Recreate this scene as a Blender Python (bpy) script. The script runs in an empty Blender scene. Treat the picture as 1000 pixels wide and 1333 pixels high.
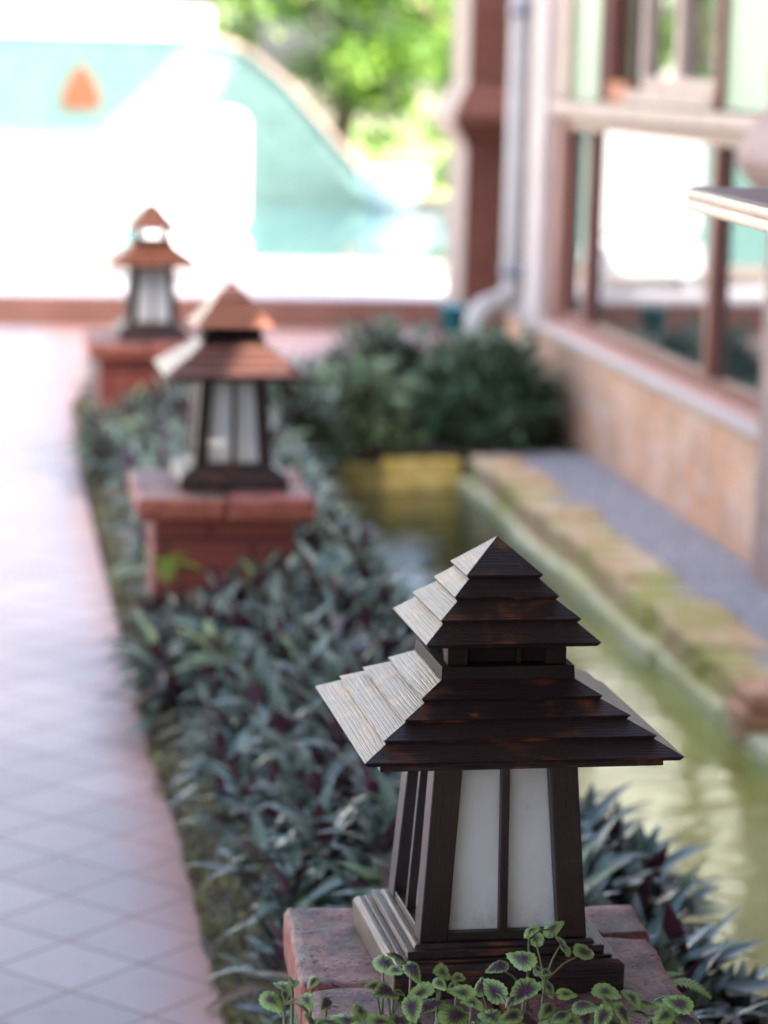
import bpy, math, random
from mathutils import Vector, Matrix
random.seed(7)
C = bpy.context.scene.collection
sc = bpy.context.scene
R = math.radians

# ---------------------------------------------------------------- materials
class NT:
    def __init__(s, name):
        s.m = bpy.data.materials.new(name); s.m.use_nodes = True
        s.t = s.m.node_tree; s.t.nodes.clear()
        s.out = s.n('ShaderNodeOutputMaterial')
    def n(s, typ, **k):
        nd = s.t.nodes.new(typ)
        for a, b in k.items(): setattr(nd, a, b)
        return nd
    def l(s, a, b): s.t.links.new(a, b)
    def coord(s, kind='Object', scale=(1, 1, 1), rot=(0, 0, 0), loc=(0, 0, 0)):
        tc = s.n('ShaderNodeTexCoord'); mp = s.n('ShaderNodeMapping')
        mp.inputs['Scale'].default_value = scale; mp.inputs['Rotation'].default_value = rot
        mp.inputs['Location'].default_value = loc
        s.l(tc.outputs[kind], mp.inputs['Vector']); return mp.outputs[0]
    def noise(s, vec, scale, detail=4, rough=.55, dist=0.0):
        nd = s.n('ShaderNodeTexNoise'); nd.inputs['Scale'].default_value = scale
        nd.inputs['Detail'].default_value = detail; nd.inputs['Roughness'].default_value = rough
        nd.inputs['Distortion'].default_value = dist
        s.l(vec, nd.inputs['Vector']); return nd.outputs['Fac']
    def voro(s, vec, scale, feature='F1', out='Distance'):
        nd = s.n('ShaderNodeTexVoronoi', feature=feature); nd.inputs['Scale'].default_value = scale
        s.l(vec, nd.inputs['Vector']); return nd.outputs[out]
    def ramp(s, fac, *stops):
        nd = s.n('ShaderNodeValToRGB'); cr = nd.color_ramp
        while len(cr.elements) < len(stops): cr.elements.new(.5)
        for e, (p, c) in zip(cr.elements, stops):
            e.position = p; e.color = (*c, 1) if len(c) == 3 else c
        s.l(fac, nd.inputs[0]); return nd.outputs[0]
    def grey(s, fac, a, b):
        return s.ramp(fac, (a, (0, 0, 0)), (b, (1, 1, 1)))
    def mix(s, fac, a, b, mode='MIX'):
        nd = s.n('ShaderNodeMix', data_type='RGBA', blend_type=mode)
        for sock, v in ((nd.inputs[0], fac), (nd.inputs[6], a), (nd.inputs[7], b)):
            if isinstance(v, (int, float)): sock.default_value = v
            elif isinstance(v, tuple): sock.default_value = (*v, 1)
            else: s.l(v, sock)
        return nd.outputs[2]
    def math(s, op, a, b=0.0):
        nd = s.n('ShaderNodeMath', operation=op)
        for sock, v in ((nd.inputs[0], a), (nd.inputs[1], b)):
            if isinstance(v, (int, float)): sock.default_value = v
            else: s.l(v, sock)
        return nd.outputs[0]
    def bump(s, h, strength=.3, dist=.002, normal=None):
        nd = s.n('ShaderNodeBump'); nd.inputs['Strength'].default_value = strength
        nd.inputs['Distance'].default_value = dist; s.l(h, nd.inputs['Height'])
        if normal is not None: s.l(normal, nd.inputs['Normal'])
        return nd.outputs[0]
    def pbsdf(s, base, rough=.5, normal=None, **k):
        p = s.n('ShaderNodeBsdfPrincipled')
        for key, v in dict({'Base Color': base, 'Roughness': rough}, **k).items():
            if isinstance(v, tuple): p.inputs[key].default_value = (*v, 1) if len(v) == 3 else v
            elif isinstance(v, (int, float)): p.inputs[key].default_value = v
            else: s.l(v, p.inputs[key])
        if normal is not None: s.l(normal, p.inputs['Normal'])
        return p.outputs[0]
    def done(s, sh):
        s.l(sh, s.out.inputs['Surface']); return s.m

MAT = {}
def m_wood(name, dark, mid, worn, wear_lo, wear_hi, rough, grain=1.0, rlo=.22, rhi=.5):
    t = NT(name)
    uv = t.coord('UV')
    st = t.coord('UV', scale=(2.2, 26, 1))
    g = t.noise(st, 9, 6, .6, 1.2)
    fine = t.noise(t.coord('UV', scale=(1.1, 170, 1)), 6, 3, .6)
    ring = t.n('ShaderNodeTexWave', wave_type='BANDS', bands_direction='Y')
    ring.inputs['Scale'].default_value = 46; ring.inputs['Distortion'].default_value = 7
    ring.inputs['Detail'].default_value = 3; ring.inputs['Detail Scale'].default_value = .7
    t.l(t.coord('UV', scale=(.16, 1.5, 1)), ring.inputs['Vector'])
    w = t.grey(t.noise(uv, 16, 5, .65, .4), wear_lo, wear_hi)
    streak = t.grey(fine, .42, .6)
    base = t.mix(t.grey(g, .35, .7), dark, mid)
    base = t.mix(t.math('MULTIPLY', t.math('MULTIPLY', w, streak), .95), base, worn)
    r = t.n('ShaderNodeMapRange'); r.inputs[3].default_value = rlo; r.inputs[4].default_value = rhi
    t.l(t.math('ADD', t.math('MULTIPLY', g, .6), t.math('MULTIPLY', fine, .4)), r.inputs[0])
    h = t.math('ADD', t.math('MULTIPLY', t.grey(fine, .3, .6), .8), t.math('MULTIPLY', t.grey(ring.outputs['Fac'], .0, .22), 1.0))
    nb = t.bump(h, .5 * grain, .0009)
    return t.done(t.pbsdf(base, r.outputs[0], nb, **{'IOR': 1.42}))
MAT['wood'] = m_wood('dark_varnished_wood', (.010, .0055, .006), (.025, .011, .0095), (.26, .075, .02), .53, .68, .3)
MAT['post'] = m_wood('dark_post_wood', (.008, .0035, .0028), (.017, .007, .005), (.12, .04, .018), .53, .75, .4, .35)
MAT['wood_brown'] = m_wood('red_brown_wood', (.055, .018, .012), (.11, .034, .02), (.2, .07, .035), .5, .8, .4)
MAT['roof_mid'] = m_wood('mid_brown_wood', (.04, .015, .012), (.085, .03, .019), (.16, .055, .025), .4, .75, .4)
MAT['roof_sunlit'] = m_wood('orange_sunlit_wood', (.10, .032, .018), (.21, .066, .03), (.32, .11, .045), .35, .7, .4)
def m_window_wood():
    t = NT('window_wood'); n = t.noise(t.coord('UV', scale=(3, 30, 1)), 6, 4)
    return t.done(t.pbsdf(t.ramp(n, (.3, (.19, .055, .034)), (.7, (.3, .105, .07))), .45, t.bump(n, .3)))
MAT['win'] = m_window_wood()
def m_plain(name, a, b, scale=8, rough=.6, bump=.2, detail=5, **k):
    t = NT(name); n = t.noise(t.coord('Object'), scale, detail)
    return t.done(t.pbsdf(t.ramp(n, (.32, a), (.68, b)), rough, t.bump(n, bump, .004), **k))
MAT['win_pale'] = m_plain('pale_window_wood', (.4, .27, .2), (.5, .36, .27), 6, .55)
MAT['cream'] = m_plain('cream_plaster', (.52, .41, .35), (.6, .49, .42), 5, .7)
MAT['pipe'] = m_plain('grey_plastic_pipe', (.4, .345, .29), (.48, .42, .36), 7, .35, .05)
MAT['steel'] = m_plain('pipe_clamp', (.25, .25, .26), (.33, .33, .34), 7, .35, .05)
MAT['green_panel'] = m_plain('pale_green_panel', (.27, .37, .2), (.33, .43, .25), 4, .35, .05)
MAT['white'] = m_plain('white_paint', (.8, .8, .78), (.86, .86, .85), 4, .45, .05)
MAT['urn'] = m_plain('white_glaze', (.78, .78, .76), (.85, .85, .84), 9, .35, .1)
MAT['teal'] = m_plain('teal_plastic', (.05, .3, .36), (.07, .36, .42), 6, .35, .05)
MAT['dark'] = m_plain('dark_interior', (.012, .009, .008), (.02, .014, .012), 3, .8, **{'IOR': 1.15})
MAT['jamb'] = m_plain('dark_red_jamb', (.07, .014, .01), (.1, .02, .014), 3, .7, **{'IOR': 1.2})
MAT['olive'] = m_plain('olive_curtain', (.07, .06, .035), (.1, .085, .05), 5, .9, **{'IOR': 1.15})
MAT['terracotta'] = m_plain('terracotta_plaster', (.42, .14, .055), (.5, .18, .07), 6, .7)
MAT['niche'] = m_plain('orange_niche_paint', (.22, .06, .02), (.28, .08, .028), 6, .7)
MAT['neck'] = m_plain('near_black_neck_wood', (.009, .005, .004), (.016, .008, .006), 14, .6, .2, **{'IOR': 1.25})
MAT['stem'] = m_plain('green_stem', (.1, .16, .05), (.2, .13, .07), 20, .5)
MAT['trunk'] = m_plain('tree_bark', (.07, .05, .035), (.14, .1, .07), 9, .9, .6)
MAT['bulb'] = m_plain('bulb_glass', (.05, .05, .06), (.08, .08, .09), 9, .3, 0)
MAT['roof_slab'] = m_plain('grey_roof_slab', (.3, .28, .26), (.36, .34, .32), 3, .8)
MAT['soil'] = m_plain('dark_soil', (.018, .013, .009), (.05, .036, .022), 28, .95, .9)
MAT['terrain'] = m_plain('bare_ground', (.12, .1, .07), (.2, .17, .12), 2, .95, .3)
MAT['board_top'] = m_plain('mauve_board_top', (.19, .11, .105), (.25, .155, .145), 14, .6, .15)
MAT['board_edge'] = m_plain('cream_board_edge', (.6, .47, .32), (.74, .6, .43), 30, .5, .2)

def m_pane():
    t = NT('frosted_pane'); o = t.coord('Object')
    n = t.noise(o, 24, 5); f = t.noise(o, 240, 2)
    gz = t.n('ShaderNodeSeparateXYZ'); t.l(t.coord('Generated'), gz.inputs[0])
    spot = t.grey(t.noise(t.coord('Object', loc=(3, 1, 2)), 38, 5), .68, .78)
    low = t.math('MULTIPLY', t.math('SUBTRACT', 1.0, t.grey(gz.outputs['Z'], .02, .22)), t.grey(t.noise(o, 55, 4, .7), .4, .7))
    high = t.math('MULTIPLY', t.grey(gz.outputs['Z'], .75, 1.0), t.grey(n, .3, .7))
    base = t.mix(t.grey(n, .3, .75), (.87, .87, .84), (.78, .78, .75))
    base = t.mix(t.math('MULTIPLY', low, .5), base, (.5, .4, .22))
    base = t.mix(t.math('MULTIPLY', high, .35), base, (.4, .39, .33))
    base = t.mix(t.math('MULTIPLY', spot, .45), base, (.42, .34, .2))
    p = t.pbsdf(base, .34, t.bump(f, .12, .0005))
    tr = t.n('ShaderNodeBsdfTranslucent'); t.l(base, tr.inputs['Color'])
    rf = t.n('ShaderNodeBsdfRefraction'); t.l(base, rf.inputs['Color']); rf.inputs['Roughness'].default_value = .4; rf.inputs['IOR'].default_value = 1.04
    m1 = t.n('ShaderNodeMixShader'); m1.inputs[0].default_value = .65; t.l(tr.outputs[0], m1.inputs[1]); t.l(rf.outputs[0], m1.inputs[2])
    mx = t.n('ShaderNodeMixShader'); mx.inputs[0].default_value = .45
    t.l(p, mx.inputs[1]); t.l(m1.outputs[0], mx.inputs[2])
    return t.done(mx.outputs[0])
MAT['pane'] = m_pane()
def m_glass():
    t = NT('reflecting_window_glass')
    return t.done(t.pbsdf((.02, .03, .026), .015, **{'IOR': 3.0}))
MAT['glass'] = m_glass()

def m_brickcap():
    t = NT('stained_red_brick'); o = t.coord('Object')
    mid = t.noise(o, 34, 8, .72, .3); big = t.noise(t.coord('Object', loc=(3, 3, 3)), 9, 6, .65, .6); fine = t.noise(o, 190, 5, .75)
    ge = t.n('ShaderNodeNewGeometry'); sp = t.n('ShaderNodeSeparateXYZ'); t.l(ge.outputs['Normal'], sp.inputs[0])
    up = t.grey(sp.outputs['Z'], .4, .8)
    side = t.ramp(mid, (.3, (.17, .035, .02)), (.55, (.29, .075, .04)), (.8, (.36, .14, .085)))
    top = t.ramp(mid, (.3, (.045, .035, .034)), (.44, (.15, .07, .06)), (.56, (.26, .105, .082)), (.72, (.34, .17, .14)))
    top = t.mix(t.math('MULTIPLY', t.grey(big, .5, .62), .65), top, (.36, .085, .105))
    top = t.mix(t.math('MULTIPLY', t.grey(t.noise(t.coord('Object', loc=(7, 1, 2)), 12, 7, .7, .5), .5, .6), .8), top, (.06, .056, .06))
    top = t.mix(t.math('MULTIPLY', t.grey(t.noise(t.coord('Object', loc=(1, 9, 4)), 16, 7, .72), .55, .64), .75), top, (.085, .085, .025))
    base = t.mix(up, side, top)
    pit = t.math('SUBTRACT', 1.0, t.grey(fine, .33, .43))
    pv = t.math('SUBTRACT', 1.0, t.grey(t.voro(t.coord('Object', scale=(1, 1.6, 1)), 75), .12, .3))
    pits = t.math('MAXIMUM', pit, t.math('MULTIPLY', pv, t.grey(big, .42, .5)))
    base = t.mix(t.math('MULTIPLY', pits, .85), base, (.03, .016, .014))
    fl = t.grey(t.noise(t.coord('Object', loc=(2, 2, 7)), 230, 2), .66, .72)
    base = t.mix(t.math('MULTIPLY', fl, t.math('MULTIPLY', up, .6)), base, (.6, .42, .44))
    nb = t.bump(t.math('SUBTRACT', t.math('MULTIPLY', mid, .9), pits), .9, .0035)
    return t.done(t.pbsdf(base, .6, nb))
MAT['cap'] = m_brickcap()
MAT['ped_grey'] = m_plain('grey_render', (.26, .24, .23), (.34, .31, .3), 5, .8)
MAT['pinkish'] = m_plain('pinkish_brick', (.3, .18, .14), (.38, .25, .2), 9, .7)
MAT['tan'] = m_plain('pale_tan', (.3, .215, .165), (.38, .28, .22), 9, .7)

def m_brick(name, c1, c2, mortar, scale, bw=.22, bh=.07, msize=.012, stain=None, axes='XZ', rough=.8, blotch=None):
    t = NT(name)
    tc = t.n('ShaderNodeTexCoord'); sp = t.n('ShaderNodeSeparateXYZ'); t.l(tc.outputs['Object'], sp.inputs[0])
    cb = t.n('ShaderNodeCombineXYZ')
    h = t.math('ADD', sp.outputs['X'], sp.outputs['Y']) if axes == 'XZ' else sp.outputs['X']
    t.l(h, cb.inputs[0]); t.l(sp.outputs['Z'] if axes == 'XZ' else sp.outputs['Y'], cb.inputs[1])
    b = t.n('ShaderNodeTexBrick'); b.inputs['Scale'].default_value = 1
    b.inputs['Brick Width'].default_value = bw; b.inputs['Row Height'].default_value = bh
    b.inputs['Mortar Size'].default_value = msize; b.inputs['Mortar Smooth'].default_value = .3
    b.inputs['Color1'].default_value = (*c1, 1); b.inputs['Color2'].default_value = (*c2, 1); b.inputs['Mortar'].default_value = (*mortar, 1)
    t.l(cb.outputs[0], b.inputs['Vector'])
    o = t.coord('Object'); n = t.noise(o, 9, 5, .6)
    base = t.mix(t.math('MULTIPLY', n, .5), b.outputs['Color'], tuple(x * .6 for x in c1))
    if stain: base = t.mix(t.math('MULTIPLY', t.grey(t.noise(o, 3.1, 4), .48, .68), .8), base, stain)
    if blotch:
        base = t.mix(t.math('MULTIPLY', t.grey(t.noise(o, 6, 5, .7), .47, .6), .75), base, blotch[0])
        base = t.mix(t.math('MULTIPLY', t.grey(t.noise(t.coord('Object', loc=(5, 3, 8)), 7, 5, .7), .52, .64), .7), base, blotch[1])
    nb = t.bump(t.math('SUBTRACT', t.math('MULTIPLY', n, .4), b.outputs['Fac']), .6, .006)
    return t.done(t.pbsdf(base, rough, nb))
MAT['ped_body'] = m_brick('red_painted_brick', (.2, .04, .026), (.25, .055, .034), (.11, .025, .018), 1, .2, .075, .008, (.07, .03, .022))
MAT['column'] = m_brick('brown_column_brick', (.13, .038, .021), (.17, .053, .03), (.06, .02, .013), 1, .24, .062, .006)
MAT['wall_brick'] = m_brick('orange_wall_brick', (.68, .3, .15), (.78, .42, .24), (.6, .42, .28), 1, .2, .065, .012, (.78, .52, .36), blotch=((.8, .36, .16), (.82, .62, .48)))
MAT['riser'] = m_plain('brown_riser_tile', (.2, .085, .055), (.25, .11, .075), 5, .55)

def m_tiles():
    t = NT('lavender_path_tile'); L = .1697
    v = t.coord('Object', rot=(0, 0, R(45)), loc=(-.0015, .0031, 0))
    b = t.n('ShaderNodeTexBrick', offset=0.0); b.inputs['Scale'].default_value = 1
    b.inputs['Brick Width'].default_value = L; b.inputs['Row Height'].default_value = L
    b.inputs['Mortar Size'].default_value = .003; b.inputs['Mortar Smooth'].default_value = .4
    b.inputs['Color1'].default_value = (.285, .25, .255, 1); b.inputs['Color2'].default_value = (.36, .315, .318, 1)
    b.inputs['Mortar'].default_value = (.1, .065, .06, 1); t.l(v, b.inputs['Vector'])
    o = t.coord('Object'); n = t.noise(o, 5, 5, .6); n2 = t.noise(o, 40, 5, .65)
    sp = t.n('ShaderNodeSeparateXYZ'); t.l(o, sp.inputs[0])
    e = t.math('ADD', sp.outputs['X'], t.math('MULTIPLY', n, .14))
    edge = t.grey(e, .285, .4)
    base = t.mix(t.math('MULTIPLY', t.grey(n, .45, .75), .45), b.outputs['Color'], (.4, .32, .29))
    base = t.mix(t.math('MULTIPLY', edge, .65), base, (.42, .19, .13))
    base = t.mix(t.math('MULTIPLY', t.grey(t.noise(o, 17, 8, .75), .55, .68), .5), base, (.25, .17, .15))
    far = t.grey(sp.outputs['Y'], 9.0, 13.0)
    base = t.mix(b.outputs['Fac'], base, (.13, .09, .085))
    nb = t.bump(t.math('SUBTRACT', t.math('MULTIPLY', n2, .15), b.outputs['Fac']), .4, .002)
    return t.done(t.pbsdf(base, .5, nb, **{'IOR': 1.28}))
MAT['tiles'] = m_tiles()
MAT['deck_grey'] = m_plain('shaded_deck_stone', (.42, .39, .41), (.48, .44, .46), 3, .5)
MAT['deck_pink'] = m_plain('sunlit_deck_stone', (.2, .145, .115), (.24, .18, .145), 3, .5)

def m_mosaic():
    t = NT('turquoise_mosaic')
    tc = t.n('ShaderNodeTexCoord'); sp = t.n('ShaderNodeSeparateXYZ'); t.l(tc.outputs['Object'], sp.inputs[0])
    cb = t.n('ShaderNodeCombineXYZ'); t.l(t.math('ADD', sp.outputs['X'], sp.outputs['Y']), cb.inputs[0]); t.l(sp.outputs['Z'], cb.inputs[1])
    b = t.n('ShaderNodeTexBrick', offset=0.0); b.inputs['Scale'].default_value = 1
    b.inputs['Brick Width'].default_value = .1; b.inputs['Row Height'].default_value = .1; b.inputs['Mortar Size'].default_value = .006
    b.inputs['Color1'].default_value = (.09, .185, .157, 1); b.inputs['Color2'].default_value = (.15, .26, .222, 1)
    b.inputs['Mortar'].default_value = (.25, .3, .27, 1); t.l(cb.outputs[0], b.inputs['Vector'])
    n = t.noise(t.coord('Object'), 2, 4)
    return t.done(t.pbsdf(t.mix(t.math('MULTIPLY', n, .4), b.outputs['Color'], (.19, .29, .25)), .25))
MAT['mosaic'] = m_mosaic()

def m_water(name, base, rough, scale, strength, stretch=(1, 1, 1), **k):
    t = NT(name); o = t.coord('Object', scale=stretch)
    h = t.math('ADD', t.noise(o, scale, 3, .5, .6), t.math('MULTIPLY', t.noise(o, scale * 3.1, 2), .25))
    b = base
    if isinstance(base, list):
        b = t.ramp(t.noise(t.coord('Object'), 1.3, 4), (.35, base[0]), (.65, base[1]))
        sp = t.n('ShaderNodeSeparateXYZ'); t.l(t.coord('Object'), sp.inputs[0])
        b = t.mix(t.grey(t.math('MULTIPLY', sp.outputs['Y'], .1), .66, .9), b, base[2])  # far water darkened in its colour, standing in for the shrubs' reflection
    return t.done(t.pbsdf(b, rough, t.bump(h, strength, .02), **dict({'IOR': 1.45}, **k)))
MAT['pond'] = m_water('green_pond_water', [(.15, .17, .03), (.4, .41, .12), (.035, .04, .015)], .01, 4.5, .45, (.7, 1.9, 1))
MAT['pool'] = m_water('turquoise_pool_water', (.1, .23, .22), .03, 3.5, .12)

def m_stone(name, cols, moss):
    t = NT(name); o = t.coord('Object')
    n = t.noise(o, 6, 5, .65); f = t.noise(o, 45, 4, .7); q = t.noise(t.coord('Object', loc=(4, 4, 4)), 2.6, 5, .6)
    base = t.ramp(n, (.3, cols[0]), (.5, cols[1]), (.7, cols[2]))
    base = t.mix(t.math('MULTIPLY', t.grey(q, .46, .6), .85), base, moss)
    return t.done(t.pbsdf(base, .8, t.bump(t.math('ADD', n, t.math('MULTIPLY', f, .5)), .7, .012)))
MAT['ledge'] = m_stone('mossy_laterite_ledge', [(.34, .15, .06), (.54, .35, .17), (.62, .49, .33)], (.33, .32, .07))
MAT['footing'] = m_stone('algae_footing', [(.42, .39, .2), (.55, .52, .31), (.6, .56, .4)], (.44, .4, .15))
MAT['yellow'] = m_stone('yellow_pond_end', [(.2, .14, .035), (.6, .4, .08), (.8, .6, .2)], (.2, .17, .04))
def m_gravel():
    t = NT('grey_gravel'); o = t.coord('Object')
    v = t.voro(o, 38); n = t.noise(o, 4, 4); vc = t.voro(o, 38, out='Color')
    base = t.mix(t.grey(v, .1, .6), t.ramp(vc, (.15, (.2, .185, .18)), (.5, (.4, .375, .37)), (.85, (.62, .58, .56))), (.2, .18, .18))
    base = t.mix(t.math('MULTIPLY', n, .4), base, (.46, .43, .42))
    return t.done(t.pbsdf(base, .8, t.bump(v, 1.0, -.01)))
MAT['gravel'] = m_gravel()

def m_leaf(name, top, top2, under, rough=.38, trans=.15, tip=None, scale=5, sheen=0.5):
    t = NT(name); ge = t.n('ShaderNodeNewGeometry')
    rnd = ge.outputs['Random Per Island']
    c = t.mix(rnd, top, top2)
    if tip: c = t.mix(t.grey(t.noise(t.coord('Object'), 3.5, 3), .6, .7), c, tip)
    uvx = t.n('ShaderNodeSeparateXYZ'); t.l(t.coord('UV'), uvx.inputs[0])
    vein = t.math('MULTIPLY', t.math('SINE', t.math('MULTIPLY', uvx.outputs['X'], 46.0)), .5)
    c = t.mix(t.math('MULTIPLY', t.grey(t.math('ABSOLUTE', t.math('SUBTRACT', uvx.outputs['X'], .5)), .0, .06), 1.0), tuple(min(1, x * 1.5) for x in top2), c)
    c = t.mix(ge.outputs['Backfacing'], c, under)
    p = t.pbsdf(c, rough, t.bump(vein, .12, .001), **{'IOR': 1.5})
    tr = t.n('ShaderNodeBsdfTranslucent'); t.l(c, tr.inputs['Color'])
    mx = t.n('ShaderNodeMixShader'); mx.inputs[0].default_value = trans
    t.l(p, mx.inputs[1]); t.l(tr.outputs[0], mx.inputs[2])
    return t.done(mx.outputs[0])
MAT['rheo'] = m_leaf('glaucous_leaf', (.028, .056, .034), (.15, .205, .15), (.085, .026, .04), .25, .08, (.11, .05, .05))
MAT['rheo_new'] = m_leaf('pale_young_leaf', (.13, .2, .08), (.2, .27, .12), (.14, .1, .08), .4, .15)
MAT['bract'] = m_leaf('purple_leaf', (.13, .05, .2), (.2, .08, .3), (.16, .05, .22), .4, .15)
MAT['moss'] = m_leaf('olive_moss_leaf', (.1, .1, .03), (.21, .19, .055), (.14, .085, .03), .6, .1, (.14, .06, .03))
MAT['shrub'] = m_leaf('dark_shrub_leaf', (.035, .085, .035), (.15, .23, .12), (.08, .1, .05), .25, .08)
MAT['shrub_light'] = m_leaf('pale_shrub_leaf', (.2, .3, .12), (.32, .42, .2), (.2, .25, .12), .4, .25)
MAT['fern'] = m_leaf('fern_leaf', (.2, .38, .04), (.28, .48, .06), (.15, .26, .05), .45, .3)
MAT['tree'] = m_leaf('bright_tree_leaf', (.1, .2, .025), (.24, .36, .05), (.14, .26, .04), .4, .35)
MAT['tree_dark'] = m_leaf('mid_tree_leaf', (.05, .12, .03), (.1, .2, .04), (.08, .16, .04), .4, .3)
def m_coleus():
    t = NT('coleus_leaf'); uv = t.coord('UV'); sp = t.n('ShaderNodeSeparateXYZ'); t.l(uv, sp.inputs[0])
    ge = t.n('ShaderNodeNewGeometry')
    # u = angle-ish across, v = radius 0..1
    vein = t.math('MULTIPLY', t.math('SINE', t.math('MULTIPLY', sp.outputs['X'], 50.0)), .09)
    r = t.math('ADD', t.math('ADD', sp.outputs['Y'], vein), t.math('MULTIPLY', t.math('SUBTRACT', ge.outputs['Random Per Island'], .35), .5))
    purple = t.ramp(r, (.3, (.055, .02, .04)), (.5, (.075, .04, .045)), (.66, (.11, .18, .045)), (.92, (.23, .34, .1)))
    c = t.mix(ge.outputs['Backfacing'], purple, (.15, .16, .08))
    p = t.pbsdf(c, .5, t.bump(vein, .5, .004))
    tr = t.n('ShaderNodeBsdfTranslucent'); t.l(c, tr.inputs['Color'])
    mx = t.n('ShaderNodeMixShader'); mx.inputs[0].default_value = .2
    t.l(p, mx.inputs[1]); t.l(tr.outputs[0], mx.inputs[2])
    return t.done(mx.outputs[0])
MAT['coleus'] = m_coleus()

# ---------------------------------------------------------------- mesh helpers
class MB:
    def __init__(s): s.v = []; s.f = []; s.u = []; s.mi = []
    def quad(s, pts, uv=None, mi=0):
        b = len(s.v); s.v += [tuple(p) for p in pts]; s.f.append(tuple(range(b, b + len(pts))))
        if uv is None: uv = s.autouv(pts)
        s.u += uv; s.mi.append(mi)
    @staticmethod
    def autouv(pts, off=None):
        P = [Vector(p) for p in pts]; n = len(P)
        es = [P[(i + 1) % n] - P[i] for i in range(n)]
        a = max(es, key=lambda e: e.length).normalized()
        nr = Vector((0, 0, 0))
        for i in range(1, n - 1): nr += (P[i] - P[0]).cross(P[i + 1] - P[0])
        b = nr.normalized().cross(a) if nr.length > 1e-12 else Vector((0, 0, 1))
        o = off or (random.random() * 9, random.random() * 9)
        return [((p - P[0]).dot(a) + o[0], (p - P[0]).dot(b) + o[1]) for p in P]
    def hexa(s, lo, hi, mi=0, cap=(True, True)):
        """lo, hi: four points each, counter-clockwise seen from above; shared vertices"""
        b = len(s.v); s.v += [tuple(p) for p in lo] + [tuple(p) for p in hi]
        fs = [(b + i, b + (i + 1) % 4, b + 4 + (i + 1) % 4, b + 4 + i) for i in range(4)]
        if cap[0]: fs.append((b + 3, b + 2, b + 1, b))
        if cap[1]: fs.append((b + 4, b + 5, b + 6, b + 7))
        for f in fs:
            s.f.append(f); s.u += s.autouv([s.v[i] for i in f]); s.mi.append(mi)
    def box(s, x0, x1, y0, y1, z0, z1, mi=0):
        s.hexa([(x0, y0, z0), (x1, y0, z0), (x1, y1, z0), (x0, y1, z0)], [(x0, y0, z1), (x1, y0, z1), (x1, y1, z1), (x0, y1, z1)], mi)
    def frustum(s, h0, z0, h1, z1, mi=0, cap=(True, True)):
        q = lambda h, z: [(-h, -h, z), (h, -h, z), (h, h, z), (-h, h, z)]
        s.hexa(q(h0, z0), q(h1, z1), mi, cap)
    def tube(s, pts, rad, n=8, mi=0, cap=True):
        pts = [Vector(p) for p in pts]; rings = []
        if isinstance(rad, (int, float)): rad = [rad] * len(pts)
        for i, p in enumerate(pts):
            d = (pts[min(i + 1, len(pts) - 1)] - pts[max(i - 1, 0)]).normalized()
            a = d.orthogonal().normalized() if i == 0 else (pa - d * pa.dot(d)).normalized()
            pa = a; c = d.cross(a); b = len(s.v)
            for k in range(n):
                t = 2 * math.pi * k / n; s.v.append(tuple(p + (a * math.cos(t) + c * math.sin(t)) * rad[i]))
            rings.append(b)
        for i in range(len(rings) - 1):
            for k in range(n):
                k2 = (k + 1) % n; s.f.append((rings[i] + k, rings[i] + k2, rings[i + 1] + k2, rings[i + 1] + k))
                s.u += [(i, k / n), (i, (k + 1) / n), (i + 1, (k + 1) / n), (i + 1, k / n)]; s.mi.append(mi)
        if cap:
            for r, rev in ((rings[0], True), (rings[-1], False)):
                f = [r + k for k in range(n)]; f = f[::-1] if rev else f
                s.f.append(tuple(f)); s.u += [(0, 0)] * n; s.mi.append(mi)
    def lathe(s, prof, c=(0, 0, 0), n=24, mi=0):
        rings = []
        for r, z in prof:
            b = len(s.v); rings.append(b)
            for k in range(n):
                t = 2 * math.pi * k / n; s.v.append((c[0] + r * math.cos(t), c[1] + r * math.sin(t), c[2] + z))
        for i in range(len(rings) - 1):
            for k in range(n):
                k2 = (k + 1) % n; s.f.append((rings[i] + k, rings[i] + k2, rings[i + 1] + k2, rings[i + 1] + k))
                s.u += [(0, 0)] * 4; s.mi.append(mi)
    def prism(s, poly, a, b, axis='y', mi=0):
        """extrude a 2-D polygon (counter-clockwise) along an axis from a to b"""
        def P(u, w, t):
            return {'y': (u, t, w), 'x': (t, u, w), 'z': (u, w, t)}[axis]
        n = len(poly); lo = [P(u, w, a) for u, w in poly]; hi = [P(u, w, b) for u, w in poly]
        bb = len(s.v); s.v += lo + hi
        fs = [(bb + i, bb + (i + 1) % n, bb + n + (i + 1) % n, bb + n + i) for i in range(n)]
        fs += [tuple(bb + i for i in range(n))[::-1], tuple(bb + n + i for i in range(n))]
        if axis == 'y': fs = [f[::-1] for f in fs]
        for f in fs: s.f.append(f); s.u += s.autouv([s.v[i] for i in f]); s.mi.append(mi)
    def leaf(s, base, az, el, L, W, droop=.8, segs=5, fold=.25, mi=0, twist=0.0, shape=.45):
        d = Vector((math.cos(az) * math.cos(el), math.sin(az) * math.cos(el), math.sin(el)))
        side = Vector((-math.sin(az), math.cos(az), 0)); p = Vector(base); b = len(s.v)
        if twist: side = Matrix.Rotation(twist, 3, d) @ side
        e = el; rows = []
        for i in range(segs + 1):
            t = i / segs
            w = W * (math.sin(math.pi * min(1, t ** shape)) ** .8 if t > 0 else .45) * .5 if i < segs else 0.0
            w = max(w, W * .22 * (1 - t))
            nrm = side.cross(d) if side.cross(d).z > 0 else d.cross(side)
            if i < segs or True:
                s.v.append(tuple(p - side * w + nrm * w * fold)); s.v.append(tuple(p)); s.v.append(tuple(p + side * w + nrm * w * fold))
            p = p + d * (L / segs); e -= droop / segs
            d = Vector((math.cos(az) * math.cos(e), math.sin(az) * math.cos(e), math.sin(e)))
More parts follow.
